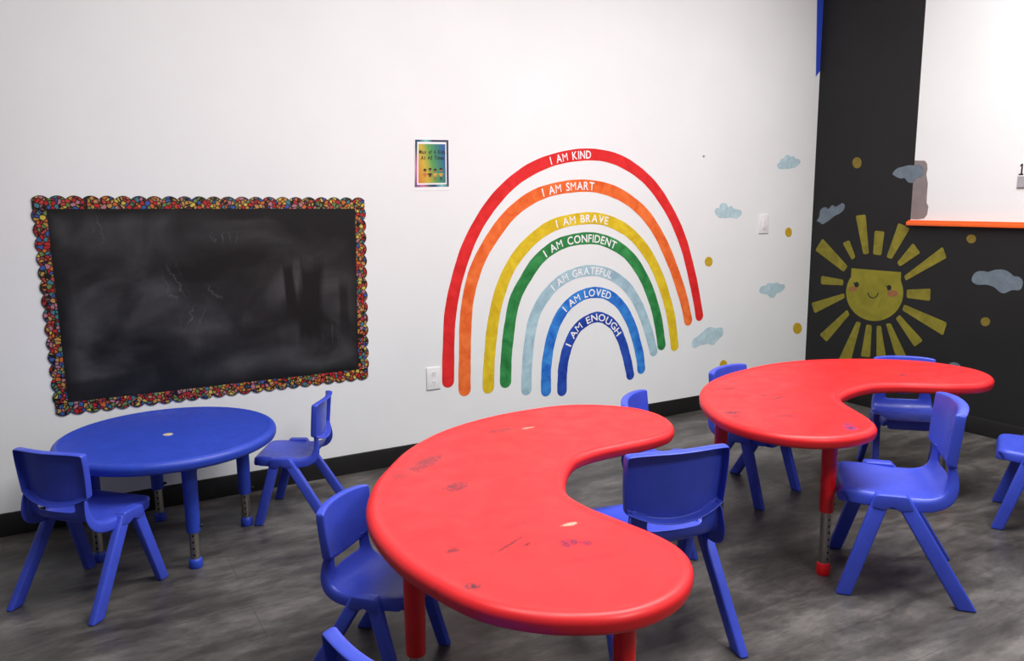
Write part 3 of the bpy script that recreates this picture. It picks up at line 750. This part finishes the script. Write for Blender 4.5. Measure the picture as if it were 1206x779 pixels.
# ------------------------------------------------------------------ wall plates, tape, anchor
def plate(name, q, wall, label, cat):
    f = on_back if wall == 'back' else on_right
    us = [f(*p) for p in q]; u0 = min(us[0][0], us[3][0]); u1 = max(us[1][0], us[2][0]); v1 = (us[0][1]+us[1][1])/2; v0 = (us[2][1]+us[3][1])/2
    e = empty(name, wall_pt(wall, (u0+u1)/2, v0, 0)); tag(e, label, cat)
    a = wall_pt(wall, u0, v0, 0); b = wall_pt(wall, u1, v1, .007)
    lo = tuple(min(a[i], b[i]) for i in range(3)); hi = tuple(max(a[i], b[i]) for i in range(3))
    o = box('cover_plate', lo, hi, M['white_plastic'], e, .003); to_par(o); return e, o, (u0, u1, v0, v1)
e, o, (u0,u1,v0,v1) = plate('power_outlet', [(501.8,433),(518,432.2),(518.6,458),(502.6,459.5)], 'back', 'white duplex power outlet on the wall at the left foot of the rainbow', 'outlet')
uc = (u0+u1)/2
for f_ in (.30, .70):
    vc = v0+(v1-v0)*f_
    r = flat_shape('receptacle', 'back', [(uc+.0165*math.cos(2*PI*k/20), vc+max(-.0135, min(.0135, .0165*math.sin(2*PI*k/20)))) for k in range(20)], .007, .0085, M['white_plastic'], o)
    for dx in (-.006, .006): flat_shape('slot', 'back', [(uc+dx-.0012, vc-.002), (uc+dx+.0012, vc-.002), (uc+dx+.0012, vc+.007), (uc+dx-.0012, vc+.007)], .0085, .0088, M['slot_dark'], r)
    flat_shape('slot', 'back', [(uc+.0025*math.cos(2*PI*k/10), vc-.007+.0025*math.sin(2*PI*k/10)) for k in range(10)], .0085, .0088, M['slot_dark'], r)
e, o, (u0,u1,v0,v1) = plate('light_switch', [(894,253),(904.2,252.6),(904.2,275),(894.3,275.4)], 'back', 'white light switch on the wall between the clouds', 'light switch')
uc = (u0+u1)/2; vc = (v0+v1)/2
box('rocker', (uc-.016, -.010, vc-.033), (uc+.016, -.006, vc+.033), M['white_plastic'], o, .0015)
# sign at the right edge
a = on_right(1200.5, 192); b = on_right(1215, 221.5)
e = empty('wall_sign', wall_pt('right', a[0], b[1], 0)); tag(e, 'small white and grey notice with a black figure, cut by the right edge', 'sign')
ua, ub, vb, va = a[0], a[0]+.11, b[1], a[1]; vm = va-(va-vb)*.53
o = box('sign_board', (-.006, -ub, vb), (0, -ua, va), M['white_plastic'], e, .001); to_par(o)
flat_shape('grey_panel', 'right', [(ua+.001, vb+.001), (ub-.001, vb+.001), (ub-.001, vm), (ua+.001, vm)], .006, .007, M['grey_panel'], o)
flat_shape('black_figure', 'right', [(ua+.006, vm+.006), (ua+.030, vm+.006), (ua+.030, vm+.014), (ua+.024, vm+.014), (ua+.024, va-.005), (ua+.016, va-.005), (ua+.008, va-.016), (ua+.011, va-.020), (ua+.016, va-.016), (ua+.016, vm+.014), (ua+.006, vm+.014)], .006, .0072, M['black_print'], o)
flat_shape('bottom_edge', 'right', [(ua+.001, vb+.001), (ub-.001, vb+.001), (ub-.001, vb+.004), (ua+.001, vb+.004)], .007, .0076, M['slot_dark'], o)
tp = [on_back(963.2,-60), (-.001, on_back(967,-60)[1]), (-.001, on_back(966,84)[1]), on_back(960.8,90.5)]
o = flat_shape('painters_tape', 'back', tp, 0, .0008, M['blue_tape']); origin_to(o, wall_pt('back', tp[3][0], tp[3][1], 0)); tag(o, 'strip of blue tape running up the corner beside the dark wall', 'tape')
p = at(828.5, 184, 1, 0)
o = lathe('wall_anchor', [(.007, 0), (.007, .003), (.004, .006), (.0035, .012)], M['grey_panel'], None, seg=14); o.rotation_euler = (R(90), 0, 0); o.location = (p.x, 0, p.z)
tag(o, 'tiny grey screw anchor in the white wall above the rainbow\'s right side', 'screw anchor')

# ------------------------------------------------------------------ light
def area(name, loc, sx, sy, power, col=(1,.985,.965), rot=(0,0,0), spread=PI):
    d = bpy.data.lights.new(name, 'AREA'); d.shape = 'RECTANGLE'; d.size = sx; d.size_y = sy; d.energy = power; d.color = col; d.spread = spread
    o = bpy.data.objects.new(name, d); o.location = loc; o.rotation_euler = rot; COL.objects.link(o); return o
area('ceiling_panel_light', (-3.5,-2.1,H_ROOM-.03), 2.2, .6, 66)
area('ceiling_panel_light', (-1.5,-2.1,H_ROOM-.03), 1.8, .6, 64)
area('ceiling_panel_light', (-2.6,-4.6,H_ROOM-.03), 1.2, .6, 52)
w = bpy.data.worlds.new('world'); scene.world = w; w.use_nodes = True
w.node_tree.nodes['Background'].inputs[0].default_value = (.93,.95,1,1); w.node_tree.nodes['Background'].inputs[1].default_value = .12
scene.view_settings.view_transform = 'Standard'; scene.view_settings.look = 'None'
scene.view_settings.gamma = 1; scene.view_settings.use_curve_mapping = False
scene.view_settings.exposure = .42
